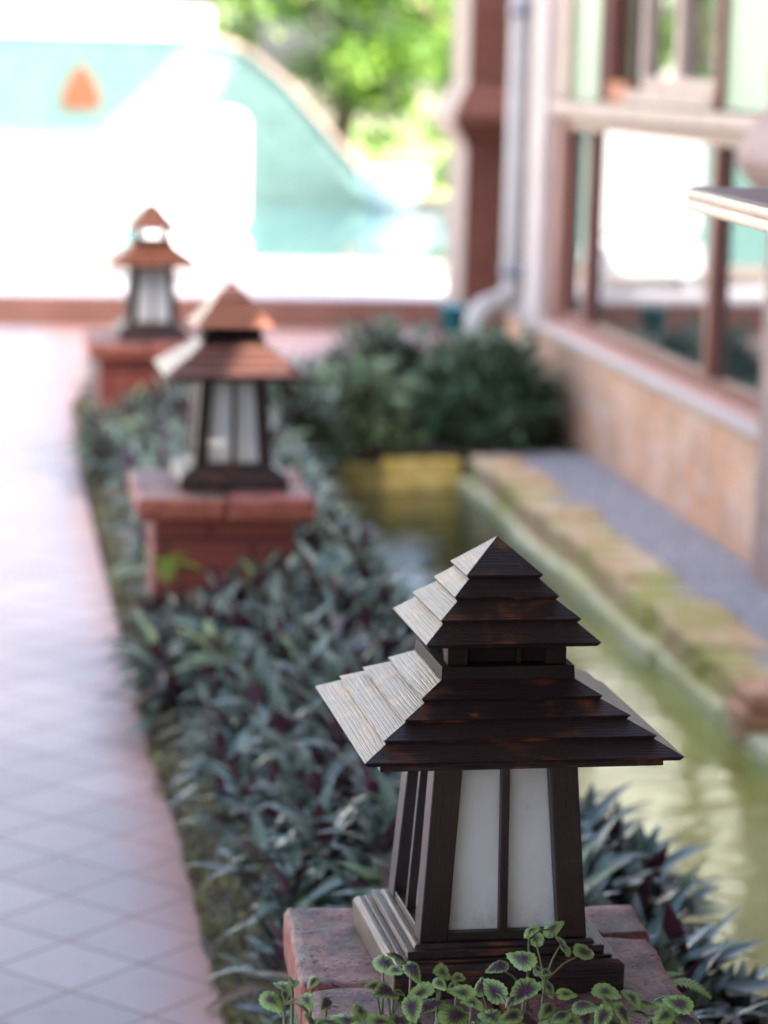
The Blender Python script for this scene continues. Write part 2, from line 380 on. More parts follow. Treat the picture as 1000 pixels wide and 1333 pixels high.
        for i in range(segs):
            r = b + 3 * i; t0, t1 = i / segs, (i + 1) / segs
            s.f.append((r + 1, r, r + 3, r + 4)); s.u += [(.5, t0), (0, t0), (0, t1), (.5, t1)]; s.mi.append(mi)
            s.f.append((r + 2, r + 1, r + 4, r + 5)); s.u += [(1, t0), (.5, t0), (.5, t1), (1, t1)]; s.mi.append(mi)
    def build(s, name, mats, parent=None, smooth=False, bevel=0):
        me = bpy.data.meshes.new(name); me.from_pydata(s.v, [], s.f)
        uvl = me.uv_layers.new(name='UVMap'); flat = [c for uv in s.u for c in uv]
        uvl.data.foreach_set('uv', flat)
        if not isinstance(mats, (list, tuple)): mats = [mats]
        for m in mats: me.materials.append(m)
        me.polygons.foreach_set('material_index', s.mi)
        if smooth: me.polygons.foreach_set('use_smooth', [True] * len(me.polygons))
        me.update()
        o = bpy.data.objects.new(name, me); C.objects.link(o)
        if parent: o.parent = parent
        if bevel:
            bv = o.modifiers.new('bevel', 'BEVEL'); bv.width = bevel; bv.segments = 2; bv.limit_method = 'ANGLE'; bv.angle_limit = R(40)
        return o

def empty(name, loc=(0, 0, 0), rz=0.0):
    o = bpy.data.objects.new(name, None); C.objects.link(o); o.empty_display_size = .05
    o.location = loc; o.rotation_euler.z = rz; return o
def tag(o, label=None, cat=None, group=None, kind=None):
    if label: o['label'] = label
    if cat: o['category'] = cat
    if group: o['group'] = group
    if kind: o['kind'] = kind
    return o
def copy_tree(o, parent=None):
    c = o.copy(); C.objects.link(c)
    if parent: c.parent = parent
    for ch in [x for x in o.children]: copy_tree(ch, c)
    return c

# ---------------------------------------------------------------- setting
m = MB(); S = 400
m.quad([(-S, -S, -.7), (S, -S, -.7), (S, S, -.7), (-S, S, -.7)])
tag(m.build('ground', MAT['terrain']), kind='structure')

def slab(name, poly, z0, z1, mat):
    m = MB(); m.prism(poly, z0, z1, 'z'); return tag(m.build(name, mat), kind='structure')
arc = [(.336, 10.9), (.35, 11.4), (.4, 11.8), (.5, 12.15), (.7, 12.45), (1.0, 12.62), (1.5, 12.7), (3.4, 12.7)]
slab('path', [(-14, -9), (.352, -9), (.352, 4.5), (.334, 5.6), (.322, 6.5), (.312, 7.7), (.306, 9.2), (.31, 10.3)] + arc + [(3.4, 14.55), (-14, 14.55)], -.66, 0, MAT['tiles'])

# planting bed: a soil mound with a mossy edge
def soil_z(x, y):
    e = min((x - .33) / .12, 1.0)
    z = -.03 + .13 * max(0, e) ** .8
    r = (1.06 - x) / .2
    if y < 10.5 and r < 1: z = z - .5 * (1 - max(r, 0)) ** 1.5
    return z + .012 * math.sin(x * 31 + y * 7) * math.sin(y * 23)
m = MB(); xs = [.318, .335, .36, .4, .45, .52, .6, .68, .76, .84, .9, .95, 1.0, 1.05, 1.065]
ys = [-5 + .15 * i for i in range(110)]; nx = len(xs); ys = [y for y in ys if y < 10.85]
for y in ys:
    for x in xs: m.v.append((x, y, soil_z(x, y) if x < 1.06 else -.66))
for j in range(len(ys) - 1):
    for i in range(nx - 1):
        a = j * nx + i; m.f.append((a, a + 1, a + nx + 1, a + nx)); m.u += [(0, 0)] * 4; m.mi.append(0)
tag(m.build('soil', MAT['soil']), kind='structure')
slab('far_soil', [(.325, 10.84), (2.52, 10.84), (2.52, 12.69), (1.5, 12.69), (1.0, 12.6), (.7, 12.4), (.5, 12.1), (.4, 11.7), (.34, 11.2)], -.65, -.15, MAT['soil'])

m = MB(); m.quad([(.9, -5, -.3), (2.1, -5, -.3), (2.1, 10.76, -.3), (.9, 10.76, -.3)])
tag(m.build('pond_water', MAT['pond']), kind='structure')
slab('gravel', [(2.1, -5), (2.505, -5), (2.505, 10.9), (2.1, 10.9)], -.65, -.15, MAT['gravel'])

# stepped kerb, deck and pool
slab('pool_kerb', [(-14, 14.56), (9, 14.56), (9, 14.66), (-14, 14.66)], -.6, .165, MAT['riser'])
slab('pool_deck', [(-14, 14.661), (9, 14.661), (9, 15.95), (-14, 15.95)], -.6, .17, MAT['deck_grey'])  # lilac strip: shade on the deck put into the stone colour
slab('pool_edge', [(-14, 15.952), (9, 15.952), (9, 17.6), (-14, 17.6)], -.6, .172, MAT['deck_pink'])  # pink strip: same deck, sunlight put into the stone colour
m = MB(); m.quad([(-14, 17.6, .1), (9, 17.6, .1), (9, 26.2, .1), (-14, 26.2, .1)])
tag(m.build('pool_water', MAT['pool']), kind='structure')
slab('far_lawn', [(-30, 26.4), (30, 26.4), (30, 60), (-30, 60)], -.6, .2, m_plain('far_lawn_green', (.08, .14, .03), (.16, .22, .05), 3, .9))

# ---------------------------------------------------------------- lantern
def make_lantern():
    root = empty('garden_lantern')
    b = MB()
    b.frustum(.1267, 0, .1267, .0290); b.frustum(.1267, .0290, .1212, .0345)
    b.build('base', MAT['wood'], root, bevel=.0009)
    b = MB()
    b.frustum(.1155, .0345, .1155, .0375); b.frustum(.1083, .0375, .1083, .0458); b.frustum(.1000, .0458, .0975, .0500)
    b.build('plinth', MAT['wood'], root, bevel=.0009)
    z0, z1, h0, h1, w = .05, .2565, .0925, .0778, .031
    hx = lambda z: h0 + (h1 - h0) * (z - z0) / (z1 - z0)
    for sx in (-1, 1):
        for sy in (-1, 1):
            p = MB()
            def ring(z):
                h = hx(z); a = sorted([sx * h, sx * (h - w)]); c = sorted([sy * h, sy * (h - w)])
                return [(a[0], c[0], z), (a[1], c[0], z), (a[1], c[1], z), (a[0], c[1], z)]
            p.hexa(ring(z0), ring(z1)); p.build('corner_post', MAT['post'], root, bevel=.0012)
    for k in range(4):
        rot = Matrix.Rotation(k * math.pi / 2, 3, 'Z')
        def face_box(x0a, x1a, x0b, x1b, za, zb, d0, d1):
            # board on the front face, d = inset of its front and rear face
            lo = [rot @ Vector(q) for q in ((x0a, -hx(za) + d0, za), (x1a, -hx(za) + d0, za), (x1a, -hx(za) + d1, za), (x0a, -hx(za) + d1, za))]
            hi = [rot @ Vector(q) for q in ((x0b, -hx(zb) + d0, zb), (x1b, -hx(zb) + d0, zb), (x1b, -hx(zb) + d1, zb), (x0b, -hx(zb) + d1, zb))]
            return lo, hi
        q = MB(); q.hexa(*face_box(-.0046, .0046, -.0046, .0046, z0 + .0085, z1 - .002, .002, .0125)); q.build('mullion', MAT['post'], root, bevel=.0008)
        q = MB(); i0 = h0 - w; q.hexa(*face_box(-i0 + .0005, i0 - .0005, -i0 + .0008, i0 - .0008, z0, z0 + .0085, .0015, .014)); q.build('rail', MAT['post'], root, bevel=.0008)
        q = MB(); i1 = hx(z0 + .006) - w; i2 = hx(z1) - w
        q.hexa(*face_box(-i1 - .003, i1 + .003, -i2 - .003, i2 + .003, z0 + .006, z1, .0165, .0195)); q.build('pane', MAT['pane'], root)
    q = MB(); q.lathe([(.0, .05), (.016, .05), (.016, .12), (.015, .13), (.028, .15), (.037, .175), (.034, .2), (.018, .217), (.0, .22)], n=16)
    q.build('bulb', MAT['bulb'], root, smooth=True)
    def roof(name, tiers, top, fascia):
        r = MB()
        for i, (h, z) in enumerate(tiers):
            v0 = len(r.v)
            hn, zn = tiers[i + 1] if i + 1 < len(tiers) else top
            r.frustum(h - .0035, z - .0048, h, z, cap=(True, False))
            r.frustum(h, z, max(hn - .0062, .0006), zn - (.0022 if i + 1 < len(tiers) else 0), cap=(False, True))
            tw = Matrix.Rotation(R(random.uniform(-.45, .45)), 3, 'Z'); dz = random.uniform(-.0005, .0005)
            for q in range(v0, len(r.v)): r.v[q] = tuple(tw @ Vector(r.v[q]) + Vector((0, 0, dz)))
        o = r.build(name, MAT['wood'], root, bevel=.0006)
        f = MB(); hf, za, zb = fascia
        f.frustum(hf, za, hf, zb); f.build('fascia', MAT['wood'], o, bevel=.0008)
        return o
    roof('lower_roof', [(.17, .2704), (.1463, .2879), (.1224, .3041), (.0987, .3203)], (.078, .3345), (.1520, .2565, .2662))
    n = MB()
    n.frustum(.0735, .3335, .0725, .3480)
    for a in (0, 1, 2, 3):
        rt = Matrix.Rotation(a * math.pi / 2, 3, 'Z')
        def bb(x0, x1, y0, y1, za, zb):
            n.hexa([rt @ Vector(q) for q in ((x0, y0, za), (x1, y0, za), (x1, y1, za), (x0, y1, za))], [rt @ Vector(q) for q in ((x0, y0, zb), (x1, y0, zb), (x1, y1, zb), (x0, y1, zb))])
        bb(-.065, -.043, -.065, -.043, .348, .3705)
        bb(.012, .017, -.060, -.054, .348, .3705)
    n.build('vent_neck', MAT['neck'], root, bevel=.0007)
    roof('upper_roof', [(.0952, .3778), (.0769, .3997), (.0574, .4209), (.0424, .4409)], (0.0006, .4757), (.0757, .3705, .3738))
    return root
LX, LY, LZ, SX, SY = .5402, 2.7285, .4792, .0101, 3.3517
lan = make_lantern()
lab = ['dark wooden pagoda lantern in sharp focus, coleus leaves in front of its base',
       'blurred wooden lantern with half its lower roof orange, standing between the two other lanterns',
       'smallest wooden lantern, farthest along the path, standing near the pool step']
lanterns = [lan] + [copy_tree(lan) for _ in range(2)]
for i, o in enumerate(lanterns):
    o.location = (LX + SX * i, LY + SY * i, LZ); o.rotation_euler.z = R((2.1, 1.0, 1.6)[i])
    tag(o, lab[i], 'lantern', 'wooden lanterns on brick pedestals')
for o in lanterns[1:]:
    for ch in o.children:                          # sunlit look of these two roofs is put into the wood colour
        if ch.name.startswith(('upper_roof', 'lower_roof')):
            ch.data = ch.data.copy(); ch.data.materials[0] = MAT['roof_mid' if o is lanterns[1] and ch.name.startswith('lower') else 'roof_sunlit']
for ch in lanterns[2].children:                     # the farthest one has a taller, open vent
    if ch.name.startswith('vent_neck'): ch.scale.z = 1.45; ch.location.z = -.3335 * .45
    if ch.name.startswith('upper_roof'): ch.location.z = .0166
for o in lanterns[:2]:                              # dark core stands in for the darkness inside these two vents
    n = MB(); n.frustum(.052,   .3485, .052, .3702); n.build('vent_core', MAT['dark'], o)

# ---------------------------------------------------------------- pedestals
def rough_block(mb, x0, x1, y0, y1, z0, z1, n=9, amp=.003, seed=0):
    """a brick with slightly uneven, rounded faces"""
    rnd = random.Random(seed)
    from mathutils import noise
    G = []
    for lo, hi, st in ((x0, x1, .014), (y0, y1, .014), (z0, z1, .012)):
        e = min(.0045, (hi - lo) / 5); k = max(2, int((hi - lo) / st))
        G.append([lo] + [lo + e + (hi - lo - 2 * e) * q / k for q in range(k + 1)] + [hi])
    L = [len(q) - 1 for q in G]
    idx = {}
    def P(i, j, k):
        key = (i, j, k)
        if key in idx: return idx[key]
        p = Vector((G[0][i], G[1][j], G[2][k]))
        c = Vector(((x0 + x1) / 2, (y0 + y1) / 2, (z0 + z1) / 2))
        on = (i in (0, L[0])) + (j in (0, L[1])) + (k in (0, L[2]))
        q = p + noise.noise_vector(p * 22 + Vector((seed, 0, 0))) * amp + noise.noise_vector(p * 70) * amp * .45
        if on >= 2:
            d = (c - p); q += Vector([math.copysign(.0026, d[a]) if (i, j, k)[a] in (0, L[a]) else 0 for a in range(3)])
        idx[key] = len(mb.v); mb.v.append(tuple(q)); return idx[key]
    def F(a, b, c, d):
        mb.f.append((a, b, c, d)); mb.u += [(0, 0)] * 4; mb.mi.append(0)
    for i in range(L[0]):
        for j in range(L[1]):
            F(P(i, j, L[2]), P(i + 1, j, L[2]), P(i + 1, j + 1, L[2]), P(i, j + 1, L[2])); F(P(i, j + 1, 0), P(i + 1, j + 1, 0), P(i + 1, j, 0), P(i, j, 0))
        for k in range(L[2]):
            F(P(i, 0, k), P(i + 1, 0, k), P(i + 1, 0, k + 1), P(i, 0, k + 1)); F(P(i, L[1], k + 1), P(i + 1, L[1], k + 1), P(i + 1, L[1], k), P(i, L[1], k))
    for j in range(L[1]):
        for k in range(L[2]):
            F(P(0, j, k + 1), P(0, j + 1, k + 1), P(0, j + 1, k), P(0, j, k)); F(P(L[0], j, k), P(L[0], j + 1, k), P(L[0], j + 1, k + 1), P(L[0], j, k + 1))
def make_pedestal():
    root = empty('brick_pedestal')
    c = MB(); z = .479; t = .058; g = .0015
    # two rows of bricks laid on the body, joints a hand apart
    rough_block(c, -.207, -.002, -.055, .205, z - t, z, seed=1); rough_block(c, -.204, -.002, -.21, -.058, z - t, z - .003, seed=2)
    rough_block(c, .001, .209, .098, .207, z - t, z, seed=3); rough_block(c, .001, .205, -.21, .095, z - t, z - .002, seed=4)
    c.build('cap', MAT['cap'], root, smooth=True)
    b = MB(); b.frustum(.165, -.05, .165, z - t - .002); b.build('body', MAT['ped_body'], root, bevel=.006)
    return root
ped = make_pedestal()
plab = ['stained red brick pedestal with a pitted pinkish top, under the sharp nearest lantern',
        'red brick pedestal with overhanging cap, under the middle lantern',
        'red brick pedestal under the farthest, smallest lantern']
for i in range(3):
    o = ped if i == 0 else copy_tree(ped)
    o.location = ((.535, .53, .535)[i], (2.695, 6.075, 9.425)[i], (0, -.003, -.003)[i]); o.rotation_euler.z = R((-2.4, -.5, .5)[i])
    tag(o, plab[i], 'pedestal', 'brick pedestals in the planting bed')

# ---------------------------------------------------------------- planting
def rosette(mb, x, y, z, rnd, size=1.0, n=15, segs=5):
    a0 = rnd.random() * 6.28; size *= rnd.uniform(.82, 1.18)
    new = rnd.random() < .03
    for k in range(n):
        t = k / (n - 1); az = a0 + k * 2.4 + rnd.uniform(-.3, .3)
        el = R(78 - 74 * t ** .75 + rnd.uniform(-12, 12))
        L = size * rnd.uniform(.095, .155) * (.72 + .42 * t); W = size * rnd.uniform(.023, .034)
        hz = z + .05 * (1 - t) + rnd.uniform(-.01, .02)
        mi = 1 if (new or rnd.random() < .025) else (2 if rnd.random() < .004 else (3 if t > .7 and rnd.random() < .07 else 0))
        mb.leaf((x + .012 * math.cos(az), y + .012 * math.sin(az), hz), az, el, L, W, rnd.uniform(.35, 1.25), segs, .3, mi, rnd.uniform(-.35, .35))
MAT['dry'] = m_leaf('dry_leaf', (.16, .1, .05), (.26, .17, .09), (.2, .13, .07), .6, .1)
RH = [MAT['rheo'], MAT['rheo_new'], MAT['bract'], MAT['dry']]
peds = [(.535, 2.695), (.513, 6.075), (.522, 9.425)]
rnd = random.Random(3); bed = MB(); singles = []
y = 1.75
while y < 10.9:
    x = .445
    while x < .93:
        px, py = x + rnd.uniform(-.04, .04), y + rnd.uniform(-.045, .045)
        if not any(abs(px - cx) < .19 and -.2 < py - cy < .19 for cx, cy in peds) and not (py < 2.62 and .3 < px < .76):
            edge = min(1, (px - .36) / .25); z = soil_z(px, py) + .015 + .09 * edge + rnd.uniform(-.02, .05)
            if any(abs(px - cx) < .3 and -.55 < py - cy < 0 for cx, cy in peds[1:]): z += .02
            if any(abs(px - cx) < .23 and abs(py - cy) < .23 for cx, cy in peds): z = min(z, .13)
            z = max(z, -.12)
            if not (px > .76 and 2.5 < py < 4.1): rosette(bed, px, py, z, rnd, 1.0 if px > .5 else .8, 15 if py < 7 else 12, 5 if py < 7 else 4)
        x += .086
    y += .083
for cx, cy in peds[1:]:
    for k in range(26):
        px = cx - .15 + rnd.uniform(-.03, .06); py = cy - .66 + .02 * k
        rosette(bed, px, py, .1 + rnd.uniform(-.04, .06), rnd, .85, 13, 4)
tag(bed.build('ground_cover', RH, smooth=True), 'dense bed of grey-green strap leaves with purple undersides between the path and the pond', 'ground cover', kind='stuff')
rs = random.Random(77)
while len(singles) < 74:
    x, y = rs.uniform(.78, 1.03), rs.uniform(2.45, 4.25)
    if all((x - a) ** 2 + (y - b_) ** 2 > .052 ** 2 for a, b_, _ in singles): singles.append((x, y, .14 + rs.uniform(-.04, .05) - .5 * max(0, x - .9)))
for i, (x, y, z) in enumerate(singles):
    b = MB(); rosette(b, 0, 0, .0, random.Random(50 + i), 1.22, 20, 7)
    o = b.build('boat_lily', RH, smooth=True); o.location = (x, y, z)
    st = MB(); st.tube([(0, 0, -.12 - max(0, z)), (.004, 0, -.02), (0, 0, .03)], [.012, .012, .008], 6); st.build('stem', MAT['stem'], o)
    tag(o, 'strap-leaved plant with arching grey-green leaves right of the sharp lantern, overhanging the pond', 'plant', 'boat lilies between the nearest pedestal and the pond')
# low mossy fringe along the path edge
mo = MB(); rnd = random.Random(11)
for k in range(5200):
    y = 1.8 + 9.4 * rnd.random() ** 1.35; x = .35 + .1 * rnd.random() ** 1.3 - (.03 if 5 < y else 0) * .7
    z = max(soil_z(x, y), 0.0)
    mo.leaf((x, y, z), rnd.random() * 6.28, R(rnd.uniform(10, 75)), rnd.uniform(.014, .04), rnd.uniform(.007, .016), .8, 2, .2, 0)
tag(mo.build('moss', MAT['moss'], smooth=True), 'low olive and brown moss fringe along the edge of the tiled path', 'moss', kind='stuff')

def bush(name, label, cat, c, r, n, mats, L=(.07, .13), W=.035, seed=0, group=None, top=None):
    rr = random.Random(seed); root = empty(name, (c[0], c[1], c[2]))
    b = MB()
    for k in range(n):
        while True:
            u, v, w = rr.uniform(-1, 1), rr.uniform(-1, 1), rr.uniform(-.2, 1)
            q = u * u + v * v + w * w
            if .25 < q < 1: break
        lump = .88 + .16 * math.sin(u * 7 + seed) * math.sin(v * 6 + w * 5)
        p = (u * r[0] * lump, v * r[1] * lump, w * r[2] * lump)
        az = math.atan2(v, u) + rr.uniform(-1, 1); el = R(rr.uniform(-10, 75))
        b.leaf(p, az, el, rr.uniform(*L), W * rr.uniform(.7, 1.2), rr.uniform(.3, 1.3), 3, .25, rr.randrange(len(mats)), rr.uniform(-.5, .5))
    b.build('foliage', mats, root, smooth=True)
    s = MB()
    for k in range(7):
        a = k * .9 + seed; s.tube([(.1 * math.cos(a) * r[0], .1 * math.sin(a) * r[1], -c[2] - .02), (.4 * math.cos(a) * r[0], .4 * math.sin(a) * r[1], r[2] * .35), (.6 * math.cos(a) * r[0], .6 * math.sin(a) * r[1], r[2] * .75)], [.012, .008, .004], 5)
    s.build('stem', MAT['stem'], root)
    return tag(root, label, cat, group)
bush('shrub', 'rounded dark green shrub filling the corner against the brick wall under the downpipe', 'shrub', (2.16, 11.3, -.1), (.36, .55, .45), 2300, [MAT['shrub']], seed=1)
bush('shrub', 'dark green shrub behind the yellow pond end, left of the shrub at the wall', 'shrub', (1.78, 11.8, -.1), (.36, .45, .43), 1700, [MAT['shrub'], MAT['shrub'], MAT['rheo']], seed=2)
bush('shrub', 'pale green leafy shrub just behind the yellow pond end', 'shrub', (1.58, 11.08, -.12), (.26, .3, .35), 700, [MAT['shrub_light'], MAT['shrub_light'], MAT['rheo_new'], MAT['shrub']], seed=3)  # pale leaf colour stands in for sunlight on this shrub
bush('shrub', 'low dark shrub overhanging the far left corner of the pond', 'shrub', (1.25, 10.85, -.13), (.24, .5, .34), 1000, [MAT['shrub'], MAT['rheo']], seed=4)
bush('shrub', 'loose grey-green shrub to the right of the farthest lantern, before the tiled path', 'shrub', (1.0, 11.5, -.1), (.5, .5, .32), 1700, [MAT['rheo'], MAT['shrub'], MAT['shrub_light']], seed=5)
t = MB(); t.lathe([(0, 0), (.045, 0), (.058, .12), (.062, .12), (.062, .13), (.052, .13), (.042, .02), (0, .02)], n=20)
o = t.build('plastic_pot', MAT['teal'], smooth=True); o.location = (2.08, 11.72, .27)
o.location.z = .27
tag(o, 'small teal plastic pot half hidden in the top of the dark shrubs', 'pot')

def fern(loc, n, L, label, seed):
    rr = random.Random(seed); b = MB()
    for k in range(n):
        az = rr.uniform(-.6, .9) + k * 1.3; el = R(rr.uniform(25, 60)); e = el; p = Vector((0, 0, 0))
        for i in range(12):
            d = Vector((math.cos(az) * math.cos(e), math.sin(az) * math.cos(e), math.sin(e))); q = p + d * L / 12
            b.tube([p, q], .0008, 4, cap=False)
            for sgn in (-1, 1):
                b.leaf(p, az + sgn * 1.25, e * .4 + .1, L * .3 * math.sin(math.pi * (i + 1.2) / 13.5) + .003, .0065, .4, 3, .2)
            p = q; e -= .13
    o = b.build('fern', MAT['fern'], smooth=True); o.location = loc
    return tag(o, label, 'fern')
fern((.752, 2.735, .435), 3, .06, 'small bright green fern growing at the right side of the nearest pedestal', 4)
fern((.39, 5.86, .31), 4, .09, 'bright green fern sprig against the front of the middle pedestal', 9)

# ---- coleus in front of the nearest pedestal (leaves with a scalloped edge, purple in the middle)
def coleus_leaf(mb, c, r, nrm, ax, rr):
    n = 30; nrm = Vector(nrm).normalized(); ax = Vector(ax); ax = (ax - nrm * ax.dot(nrm)).normalized(); sd = nrm.cross(ax)
    b = len(mb.v); c = Vector(c); rings = (.0, .3, .6, .85, 1.0); cup = rr.uniform(-.2, .4); fl = rr.uniform(.66, .9); dome = rr.uniform(-.45, .0); tipb = rr.uniform(-.35, .1)
    for q in rings:
        for k in range(n):
            t = 2 * math.pi * k / n
            sc_ = 1 + (.05 * math.cos(t * 15) if q == 1.0 else 0)
            ex, ey = math.cos(t), math.sin(t)
            wl = (1.16 + .3 * max(0, ex) ** 5) * ex; ww = fl * ey * (1 - .25 * ex)
            p = c + (ax * wl + sd * ww) * r * q * sc_
            h = r * (dome * q * q + tipb * max(0, ex) ** 2 * q * q + cup * abs(ey) * q + .05 * math.sin(t * 7.5) * q)
            mb.v.append(tuple(p + nrm * h))
    for i in range(len(rings) - 1):
        for k in range(n):
            k2 = (k + 1) % n; a = b + i * n; d = b + (i + 1) * n
            mb.f.append((a + k, d + k, d + k2, a + k2)); u0, u1 = abs(k / n - .5) * 2, abs((k + 1) / n - .5) * 2
            mb.u += [(u0, rings[i]), (u0, rings[i + 1]), (u1, rings[i + 1]), (u1, rings[i])]; mb.mi.append(0)
def coleus(label, leaves, base, seed, fill=()):
    rr = random.Random(seed); root = empty('coleus', base); B = Vector(base)
    lf = MB(); st = MB()
    leaves = [(Vector(q[:3]) - B, q[3] * 1.1) for q in leaves]
    if fill:
        n, x0, x1, z0, z1 = fill
        for k in range(n): leaves.append((Vector((rr.uniform(x0, x1), rr.uniform(2.38, 2.47), rr.uniform(z0, z1))) - B, rr.uniform(.008, .015)))
    hubs = []
    tops = sorted(leaves, key=lambda q: -q[0].z)[:1] + [q for q in leaves if rr.random() < .25]
    for q, r in tops:
        a = Vector((q.x * .5, .0, .0)); b_ = Vector((q.x * .8, .01, q.z * .6)); c = q + Vector((0, .006, -.012))
        st.tube([a, b_, c], [.0026, .0022, .0014], 6); hubs += [b_.lerp(c, k / 4) for k in range(1, 5)]
    for p, r in leaves:
        nrm = (rr.uniform(-.6, .6), rr.uniform(-1.0, -.05), rr.uniform(.5, 1.1))
        h = min(hubs, key=lambda g: (g - p).length + (.05 if g.z > p.z else 0))
        ax = (p - h) + Vector((rr.uniform(-.02, .02), -.012, -.004))
        coleus_leaf(lf, p, r, nrm, ax, rr)
        st.tube([h, h.lerp(p, .5) + Vector((0, .002, .003)), p + Vector((0, .002, -.002))], [.0012, .001, .0008], 5, cap=False)
    lf.build('leaves', MAT['coleus'], root, smooth=True); st.build('stem', MAT['stem'], root, smooth=True)
    return tag(root, label, 'coleus plant', 'coleus in front of the nearest lantern')
coleus('tallest coleus sprig, its leaves overlapping the foot of the nearest lantern pane', [(0.539, 2.479, 0.594, 0.0088), (0.568, 2.509, 0.585, 0.0089), (0.548, 2.498, 0.579, 0.0089), (0.569, 2.472, 0.58, 0.0124), (0.595, 2.476, 0.57, 0.011), (0.529, 2.469, 0.567, 0.0124), (0.505, 2.471, 0.559, 0.0088), (0.546, 2.474, 0.553, 0.0066), (0.549, 2.445, 0.561, 0.0051), (0.524, 2.426, 0.548, 0.0143), (0.557, 2.463, 0.539, 0.008), (0.569, 2.441, 0.539, 0.0079), (0.5, 2.456, 0.538, 0.0116), (0.508, 2.42, 0.543, 0.0072), (0.584, 2.433, 0.53, 0.0101), (0.552, 2.441, 0.524, 0.0087)], (0.53, 2.468, 0), 1)
coleus('coleus sprig at the left front corner of the nearest lantern base', [(0.386, 2.458, 0.571, 0.0116), (0.407, 2.492, 0.566, 0.0088), (0.418, 2.48, 0.556, 0.0103), (0.395, 2.444, 0.568, 0.0065), (0.385, 2.427, 0.552, 0.0122), (0.376, 2.451, 0.548, 0.0072), (0.403, 2.462, 0.537, 0.0058)], (0.4, 2.468, 0), 2)
coleus('coleus sprig lying over the left corner of the nearest pedestal', [(0.283, 2.445, 0.553, 0.0087), (0.293, 2.442, 0.559, 0.0079), (0.27, 2.436, 0.543, 0.0101), (0.304, 2.42, 0.548, 0.01), (0.303, 2.421, 0.539, 0.0064), (0.313, 2.451, 0.556, 0.0058), (0.326, 2.436, 0.538, 0.0065), (0.284, 2.432, 0.549, 0.0057)], (0.32, 2.468, 0), 3, (8, 0.27, 0.34, 0.46, 0.51))
coleus('low coleus clump in front of the middle of the nearest lantern base', [(0.444, 2.45, 0.562, 0.0109), (0.42, 2.433, 0.547, 0.0115), (0.461, 2.454, 0.554, 0.0073), (0.463, 2.436, 0.545, 0.0101), (0.438, 2.433, 0.557, 0.0065), (0.458, 2.463, 0.542, 0.0058), (0.43, 2.437, 0.533, 0.0101), (0.456, 2.432, 0.523, 0.0144), (0.409, 2.42, 0.537, 0.0107), (0.487, 2.469, 0.539, 0.0088), (0.494, 2.441, 0.518, 0.013), (0.47, 2.422, 0.54, 0.01), (0.511, 2.42, 0.526, 0.0107), (0.531, 2.431, 0.515, 0.0129), (0.441, 2.428, 0.515, 0.0115), (0.4, 2.44, 0.516, 0.013), (0.416, 2.417, 0.521, 0.01), (0.477, 2.433, 0.509, 0.0129)], (0.46, 2.468, 0), 4, (30, 0.42, 0.58, 0.44, 0.51))
coleus('low spreading coleus clump at the right front corner of the nearest pedestal', [(0.613, 2.453, 0.536, 0.0116), (0.61, 2.431, 0.535, 0.0093), (0.638, 2.444, 0.532, 0.0101), (0.656, 2.453, 0.524, 0.0094), (0.672, 2.453, 0.526, 0.0102), (0.686, 2.436, 0.527, 0.0115), (0.585, 2.428, 0.517, 0.01), (0.6, 2.408, 0.527, 0.0107), (0.624, 2.419, 0.526, 0.0114), (0.65, 2.44, 0.516, 0.0101), (0.668, 2.423, 0.52, 0.0107), (0.569, 2.409, 0.522, 0.01), (0.562, 2.429, 0.521, 0.0086), (0.694, 2.433, 0.513, 0.0101), (0.554, 2.427, 0.51, 0.0115), (0.614, 2.415, 0.513, 0.0114), (0.654, 2.418, 0.511, 0.0114), (0.679, 2.42, 0.508, 0.01)], (0.64, 2.468, 0), 5, (30, 0.55, 0.72, 0.44, 0.5))
coleus('coleus clump between the left pedestal corner and the lantern base', [(0.361, 2.441, 0.527, 0.0101), (0.344, 2.424, 0.524, 0.0115), (0.377, 2.418, 0.524, 0.0114), (0.326, 2.421, 0.524, 0.0115), (0.307, 2.404, 0.533, 0.0085), (0.363, 2.402, 0.524, 0.0128), (0.337, 2.428, 0.513, 0.0115)], (0.38, 2.468, 0), 6, (26, 0.3, 0.44, 0.44, 0.505))

# ---------------------------------------------------------------- pond edge
led = empty('stone_ledge', (2.06, 8.7, -.3))
f = MB(); rr = random.Random(5); y = -4.0
while y < 10.75:
    d = rr.uniform(.3, .55); x0 = 1.955 + rr.uniform(-.015, .015)
    f.box(x0 - 2.06, .045, y - 8.7, min(y + d - .006, 10.8) - 8.7, -.2, .052 + rr.uniform(-.01, .01)); y += d
f.build('footing', MAT['footing'], led, bevel=.012)
f = MB(); y = 6.62
while y < 10.7:
    d = rr.uniform(.2, .42); x0 = 1.99 + rr.uniform(-.012, .012)
    rough_block(f, x0 - 2.06, .13 + rr.uniform(-.015, .02), y - 8.7, min(y + d - .003, 10.75) - 8.7, .0, .155 + rr.uniform(-.006, .008), amp=.01, seed=int(y * 10)); y += d
f.build('coping', MAT['ledge'], led, smooth=True)
f = MB()
for k, (zz, dx) in enumerate(((0.035, .0), (.085, -.012), (.135, .008))):
    rough_block(f, -.1 + dx, .06 + dx, -2.24 - .01 * k, -2.09, zz - .02, zz + .024, amp=.004, seed=60 + k)
f.build('end_bricks', m_plain('orange_end_brick', (.42, .19, .09), (.56, .33, .2), 14, .8, .5), led, smooth=True)
tag(led, 'mossy stone ledge along the right side of the pond, in front of the gravel strip', 'ledge')
yw = empty('pond_wall', (1.6, 10.82, -.3))
f = MB(); rough_block(f, .03, .36, -.07, .06, -.2, .125, amp=.006, seed=8); f.build('lit_block', MAT['yellow'], yw, smooth=True)  # sunlit half of the wall, its light put into a brighter yellow
